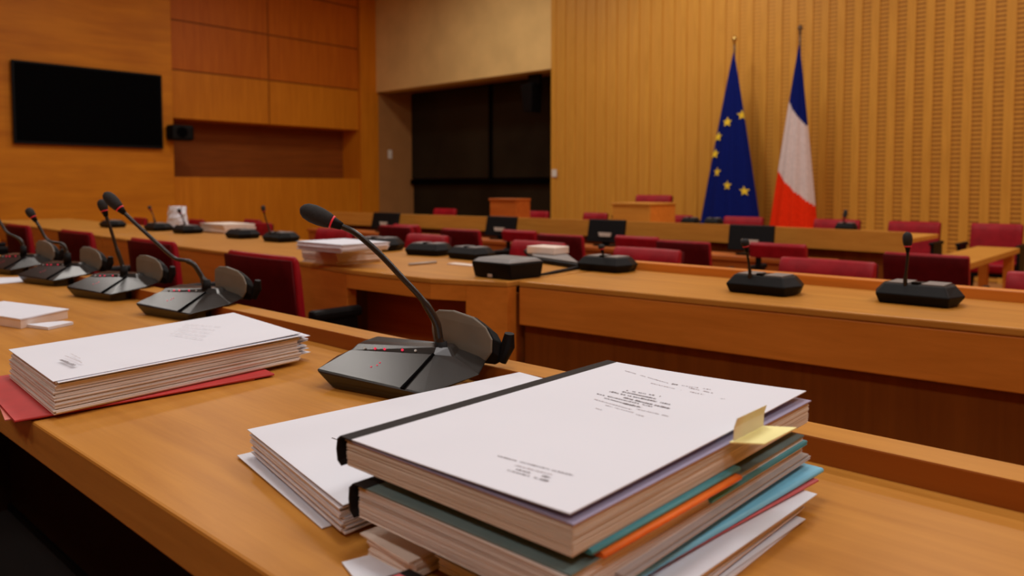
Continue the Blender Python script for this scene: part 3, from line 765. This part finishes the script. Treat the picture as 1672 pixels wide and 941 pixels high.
folder('card_folder', [(-.46, .372), (-.2655, .371), (-.262, .545), (-.46, .55)], .8158, .0038, 'orangecard', 'orange card folder sandwiched beneath the teal one')
# -- second bound report
X0, X1, Y0, Y1 = -.474, -.268, .340, .685
t = empty('bound_report', ((X0 + X1) / 2, (Y0 + Y1) / 2, .789), 'second bound report with black spine, under the folders', 'report'); o = t.location
mb = MB(); sheet_stack(mb, X0 + .004, X1 - .002, Y0 + .002, Y1, .7905, .8140, 60, .0008, .0016); mb.build('page_block', M['pages2'], t, off=o)
mb = MB(); sheet(mb, [(X0 + .004, Y0 + .001), (X1, Y0 + .003), (X1, Y1), (X0 + .004, Y1)], .8142, .0012); mb.build('cover', M['dullteal'], t, off=o)
mb = MB(); sheet_stack(mb, X0 + .15, X1 + .0015, Y0 + .17, Y1 + .003, .8065, .8100, 4, .001, .004); u_ = mb.build('divider_tabs', M['teal'], t, off=o)
mb = MB(); sheet_stack(mb, X0 + .15, X1 + .004, Y0 + .05, Y1 + .002, .7945, .7985, 4, .002, .010); u_ = mb.build('clear_sleeves', M['clear'], t, off=o)
sp = MB(); prof = [(X0 + .014, .8160), (X0, .8162), (X0 - .005, .812), (X0 - .006, .803), (X0 - .005, .794), (X0 + .001, .7895), (X0 + .001, .7902), (X0 - .003, .795), (X0 - .004, .803), (X0 - .003, .811), (X0, .8155), (X0 + .014, .8155)]
sp.loft([[(x, y, z) for x, z in prof] for y in (Y0 - .001, Y1 + .001)]); sp.build('spine_strip', M['tape'], t, off=o)
# -- below it
folder('card_folder', [(-.45, .40), (-.2715, .395), (-.2535, .689), (-.45, .70)], .7835, .0045, 'bluecard', 'light blue card folder jutting out under the bound reports')
folder('card_folder', [(-.44, .43), (-.272, .44), (-.2505, .672), (-.44, .68)], .7805, .0025, 'pinkcard', 'pink card folder showing beneath the light blue one')
mb = MB(); t = empty('paper_stack', (-.33, .5, ZT), 'white loose paper stack at the bottom of report pile', 'papers'); o = t.location
sheet_stack(mb, -.40, -.250, .36, .640, .7660, .7775, 14, .0012, .006); mb.build('sheets', M['sheets'], t, off=o)
mb = MB(); sheet(mb, [(-.40, .355), (-.2495, .352), (-.2415, .648), (-.40, .66)], .7785, .0008); mb.build('top_sheet', M['paper'], t, off=o)
mb = MB(); sheet(mb, [(-.40, .37), (-.252, .40), (-.243, .628), (-.40, .64)], .7630, .0006); mb.build('lower_sheet', M['paper'], t, off=o)
mb = MB(); sheet_stack(mb, -.395, -.246, .37, .62, .7606, .7622, 2, .001, .004).build('bottom_sheets', M['sheets'], t, off=o)
mb = MB(); t = empty('booklet', (-.44, .45, ZT), 'cream booklet poking out under left corner of the bound reports', 'booklet'); o = t.location
sheet_stack(mb, -.466, -.41, .346, .60, .7610, .7740, 8, .0015, .01); mb.build('pages', M['paper2'], t, off=o)
mb = MB(); sheet(mb, [(-.474, .345), (-.41, .340), (-.41, .60), (-.47, .60)], .7745, .0012); mb.build('cover', M['paper2'], t, off=o)
t = empty('magazine', (-.39, .325, ZT), 'magazine edge with black and pink cover at bottom of frame', 'magazine'); o = t.location
q = [atz(650, 912, .772), atz(705, 893, .772)]
mb = MB(); sheet_stack(mb, -.410, -.33, .312, .339, .7632, .7712, 6, .001, .004); mb.build('pages', M['paper2'], t, off=o)
mb = MB(); sheet(mb, [(-.413, .312), (-.33, .306), (-.33, .339), (-.408, .339)], .7716, .001); mb.build('cover', M['tape'], t, off=o)
mb = MB(); sheet(mb, [(-.409, .315), (-.396, .314), (-.396, .329), (-.407, .329)], .7728, .0005, 2); u_ = mb.build('pink_print', M['pinkcard'], t, off=o)
q = [atz(558, 917, .7625), atz(592, 960, .7625), atz(700, 945, .7625), atz(612, 903, .7625)]
tag(sheet(MB(), [(p.x, p.y) for p in q], .7608, .0012, 4).build('white_card', M['paper']), 'white card lying on desk at bottom beside the magazine', 'card')

# -- loose stack on the left of the reports
t = empty('paper_stack', (-.63, .6, ZT), 'loose white sheet stack left of the bound reports', 'papers'); o = t.location
def skew(px): return px
mb = MB()
for i in range(13):
    z = .7635 + i * .0019; j = [random.uniform(-.003, .003) for _ in range(4)]
    sheet(mb, [(-.722 + j[0], .392 + j[1]), (-.505 + j[0], .350 + j[1]), (-.505 + j[2], .75), (-.690 + j[2], .768)], z, .0012, 6, lambda s, q: .002 * (1 - s) * (1 - q))
mb.build('sheets', M['sheets'], t, off=o)
mb = MB(); sheet(mb, [(-.727, .390), (-.500, .348), (-.50, .75), (-.690, .768)], .7884, .0007, 8, lambda s, q: .002 * (1 - s) * (1 - q)); mb.build('top_sheet', M['paper'], t, off=o)
mb = MB(); sheet(mb, [(-.738, .384), (-.530, .348), (-.51, .6), (-.71, .62)], .7606, .0008, 6, lambda s, q: .0015 * (1 - s) * (1 - q)); mb.build('lower_sheet', M['paper'], t, off=o)
tx = MB(); a, b = atz(541, 717, .7895), atz(556, 722, .7895); textline(tx, a, b, .002, .7905, 1, 0, lambda x, y: .7905); tx.build('printed_text', M['ink'], t, off=o)

# -- left report on the red folder
q = [(-1.030, .302), (-1.068, .667), (-1.335, .693), (-1.283, .320)]   # near, right, far, left
ctr = (-1.18, .5, ZT)
folder('card_folder', [(-1.30, .285), (-1.036, .262), (-1.018, .590), (-1.29, .63)], .7622, .003, 'redcard', 'red card folder beneath the left report')
tag(sheet(MB(), [(-1.31, .300), (-1.060, .258), (-1.02, .56), (-1.30, .60)], .7604, .0014, 6).build('card_sheet', M['salmon']), 'salmon pink card beneath the red folder', 'card')
t = empty('paper_report', (-1.18, .5, .7655), 'thick report of loose pages on a red folder at left', 'report'); o = t.location
def inset(k, dz=0): 
    c = Vector((-1.18, .495)); return [tuple(c + (Vector(p) - c) * k) for p in q]
mb = MB()
for i in range(22):
    f = i / 21; k = .985 + random.uniform(-.012, .008)
    qq = inset(k); dx, dy = .012 * (1 - f) + random.uniform(-.003, .003), -.006 * (1 - f) + random.uniform(-.002, .002)
    mb.prism([(x + dx, y + dy) for x, y in qq], .7662 + .0366 * f * .98, .7662 + .0366 * f * .98 + .0015)
mb.build('page_block', M['pages2'], t, off=o)
mb = MB()
for i in range(9):
    z = .770 + i * .0036; e = random.uniform(.006, .022); b_, c_ = Vector(q[1]), Vector(q[2]); a_, d_ = Vector(q[0]), Vector(q[3])
    ux = (b_ - a_).normalized(); uy = (c_ - b_).normalized()
    p1 = b_ + ux * e + uy * random.uniform(-.004, .01); p2 = p1 + uy * random.uniform(.10, .20) - ux * .012
    sheet(mb, [tuple(b_ - ux * .12), tuple(p1), tuple(p2), tuple(b_ - ux * .12 + uy * .1)], z, .0005, 5, lambda s_, u_: .003 * s_ * s_ * random.uniform(.7, 1.3))
mb.build('loose_pages', M['paper'], t, off=o)
mb = MB(); sheet(mb, inset(1.0), .8045, .0008, 10, lambda s, u: .003 * s * s); mb.build('top_sheet', M['paper'], t, off=o)
mb = MB(); sheet(mb, [(x + .006, y + .004) for x, y in inset(1.0)], .8033, .0006, 6, lambda s, u: .0012 * s); mb.build('second_sheet', M['paper'], t, off=o)
tx = MB()
def tl2(u0, v0, u1, v1, h, dens, mi):
    a, b = atz(u0, v0, .807), atz(u1, v1, .807); textline(tx, a, b, h, 0, dens, mi, lambda x, y: .8088)
tl2(96, 590, 118, 600, .006, 1, 0); tl2(105, 583, 133, 595, .002, .9, 1); tl2(115, 580, 130, 588, .002, .8, 1)
tx.build('printed_address', [M['ink'], M['ink2']], t, off=o); tx = MB()
for k in range(5): tl2(278 + 6 * k, 547 - 4 * k, 330 + 8 * k, 556 - 5 * k, .002, .8, 1)
tx.build('printed_title', [M['ink'], M['ink2']], t, off=o)

# -- small things at far left of the near desk
a, b, c = atz(-40, 515, .785), atz(45, 515, .785), atz(18, 499, .785)
t = empty('book', (-1.85, .48, ZT), 'thin cream booklet lying at the left edge of desk', 'book'); o = t.location
mb = MB(); mb.prism([(-1.97, .40), (-1.735, .455), (-1.80, .56), (-2.03, .50)], .7605, .7775); mb.build('pages', M['paper2'], t, off=o)
mb = MB(); mb.prism([(-1.975, .398), (-1.732, .454), (-1.80, .563), (-2.035, .502)], .778, .7805); mb.build('cover', M['paper'], t, off=o)
tag(MB().prism([(-1.80, .40+.055), (-1.73, .475), (-1.76, .53), (-1.79, .52)], .7605, .766).build('notepaper', M['paper']), 'small curled white paper beside cream booklet', 'paper').location = (.05, .012, 0)
q = [atz(-25, 466, ZT), atz(70, 459, ZT), atz(76, 453, ZT), atz(-25, 455, ZT)]
tag(sheet(MB(), [(p.x, p.y) for p in q], .7606, .0015, 4).build('paper_sheet', M['paper']), 'white sheet on near desk below the far left microphones', 'paper')

# -- on the middle desks
def pile(u0, u1, vb, h, dep, label, mat='paper', z=ZT, name='paper_stack', n=10, rz=0):
    a, b = atz(u0, vb, z), atz(u1, vb + (u1 - u0) * .07, z)
    t = empty(name, (a.x, a.y, z), label, 'papers'); o = t.location
    dirv = Vector((b.x - a.x, b.y - a.y)); L = dirv.length
    mb = MB(); sheet_stack(mb, 0, L, 0, dep, .0006, h - .001, n, .006, .03); mb.build('sheets', M['sheets'] if mat == 'paper' else M['paper2'], t)
    mb = MB(); sheet(mb, [(-.004, -.004), (L + .004, 0), (L, dep), (0, dep)], h, .001, 4); mb.build('top_sheet', M[mat], t)
    return t
pile(494, 566, 427, .055, .2, 'tall cream and white paper pile on the curved desk', 'paper2')
a = atz(490, 409, ZT + .058)
pile(486, 570, 407, .028, .2, 'white papers lying on the tall cream pile', 'paper', ZT + .058)
pile(327, 371, 379, .055, .2, 'cream paper stack on far part of curved desk', 'paper2')
# crumpled white bag
a = atz(264, 375, ZT)
t = MB(); rings = []
for k in range(7):
    f = k / 6; rr = .085 * (1 - .25 * f) * (1 if k else .95)
    rings.append([(math.cos(2 * math.pi * i / 14) * rr * random.uniform(.82, 1.12), math.sin(2 * math.pi * i / 14) * rr * .8 * random.uniform(.82, 1.12), .001 + .15 * f) for i in range(14)])
bag = tag(t.loft(rings).build('paper_bag', M['paper'], bevel=0), 'crumpled white paper bag standing on curved desk at left', 'bag'); bag.location = (a.x - .03, a.y + .12, ZT)
# black folder with notebook
a = atz(860, 428, ZT)
q = [atz(868, 428, ZT), atz(950, 441, ZT), atz(925, 421, ZT), atz(855, 414, ZT)]
t = empty('document_case', (-2.0, 2.1, ZT), 'flat black document case on desk behind the boxy unit', 'document case'); o = t.location
cx = sum(p.x for p in q) / 4; cy = sum(p.y for p in q) / 4
mb = MB(); mb.prism([(p.x, p.y) for p in q], ZT + .0005, ZT + .018); mb.build('body', M['black'], t, bevel=.006, off=o)
mb = MB(); mb.prism([(cx + (p.x - cx) * .9, cy + (p.y - cy) * .9) for p in q], ZT + .0185, ZT + .024); mb.build('flap', M['greylid'], t, bevel=.003, off=o)
a = atz(888, 408, ZT + .026)
nb = tag(MB().prism([(-.06, -.05), (.075, -.05), (.07, .05), (-.065, .05)], 0, .028).build('notebook', M['paper2'], bevel=.003), 'cream notebook lying on the black document case', 'notebook'); nb.location = (cx - .03, cy + .02, ZT + .0245)
a, b = atz(871, 451, ZT + .006), atz(944, 437, ZT + .006)
tag(MB().tube([a, a.lerp(b, .5), b], [.003, .0055, .0055], 10).build('pen', M['tape'], smooth=True), 'dark pen lying on right middle desk near its left end', 'pen')
a, b = atz(668, 432, ZT + .005), atz(712, 428, ZT + .005)
tag(MB().tube([a, b], .005, 10).build('pen', M['silver'], smooth=True), 'pale pen on the curved desk in front of flat microphone base', 'pen')
a = atz(752, 433, ZT)
tag(MB().prism([(-.05, -.02), (.07, -.02), (.07, .02), (-.05, .02)], 0, .004).build('folded_cloth', M['paper2']), 'small pale folded cloth left of the boxy unit', 'cloth').location = (a.x, a.y, ZT + .0005)

# ------------------------------------------------------------------ light
def area(x, y, z, sx, sy, power, col=(1, .86, .68), rot=(0, 0, 0), name='ceiling_and_fill'):
    l = bpy.data.lights.new(name, 'AREA'); l.shape = 'RECTANGLE'; l.size = sx; l.size_y = sy; l.energy = power; l.color = col
    ob = bpy.data.objects.new(name, l); COL.objects.link(ob); ob.location = (x, y, z); ob.rotation_euler = rot; return ob
WARM = (1, .935, .87)
for x in (-8.5, -5.0, -1.5, 1.8):
    for y in (1.2, 4.2, 7.4):
        area(x, y, 4.9, 1.2, .5, (30 if x < -4 else 38) if y < 2 else 48, WARM)
for x, e in ((-4.5, 20), (-1.2, 32), (2.0, 46)):
    area(x, -2.2, 4.9, 1.2, .5, e, WARM)
area(-.6, .7, 4.2, .5, .5, 10, (1, .95, .95))  # unseen fill lamp added above the papers
def spot(x, y, z, tx_, ty, tz, power, ang=70, col=WARM):
    l = bpy.data.lights.new('wall_spot', 'SPOT'); l.energy = power; l.spot_size = R(ang); l.spot_blend = 1; l.color = col; l.shadow_soft_size = .12
    ob = bpy.data.objects.new('wall_spot', l); COL.objects.link(ob); ob.location = (x, y, z)
    ob.rotation_euler = (Vector((tx_, ty, tz)) - Vector((x, y, z))).to_track_quat('-Z', 'Y').to_euler()
spot(-5.0, 7.0, 4.8, -5.3, YB, 3.2, 80, 80)
W = bpy.data.worlds.new('world'); S.world = W; W.use_nodes = True
W.node_tree.nodes['Background'].inputs[0].default_value = (1, .8, .6, 1); W.node_tree.nodes['Background'].inputs[1].default_value = .05
S.view_settings.view_transform = 'Standard'
S.view_settings.look = 'None'
S.view_settings.exposure = 0
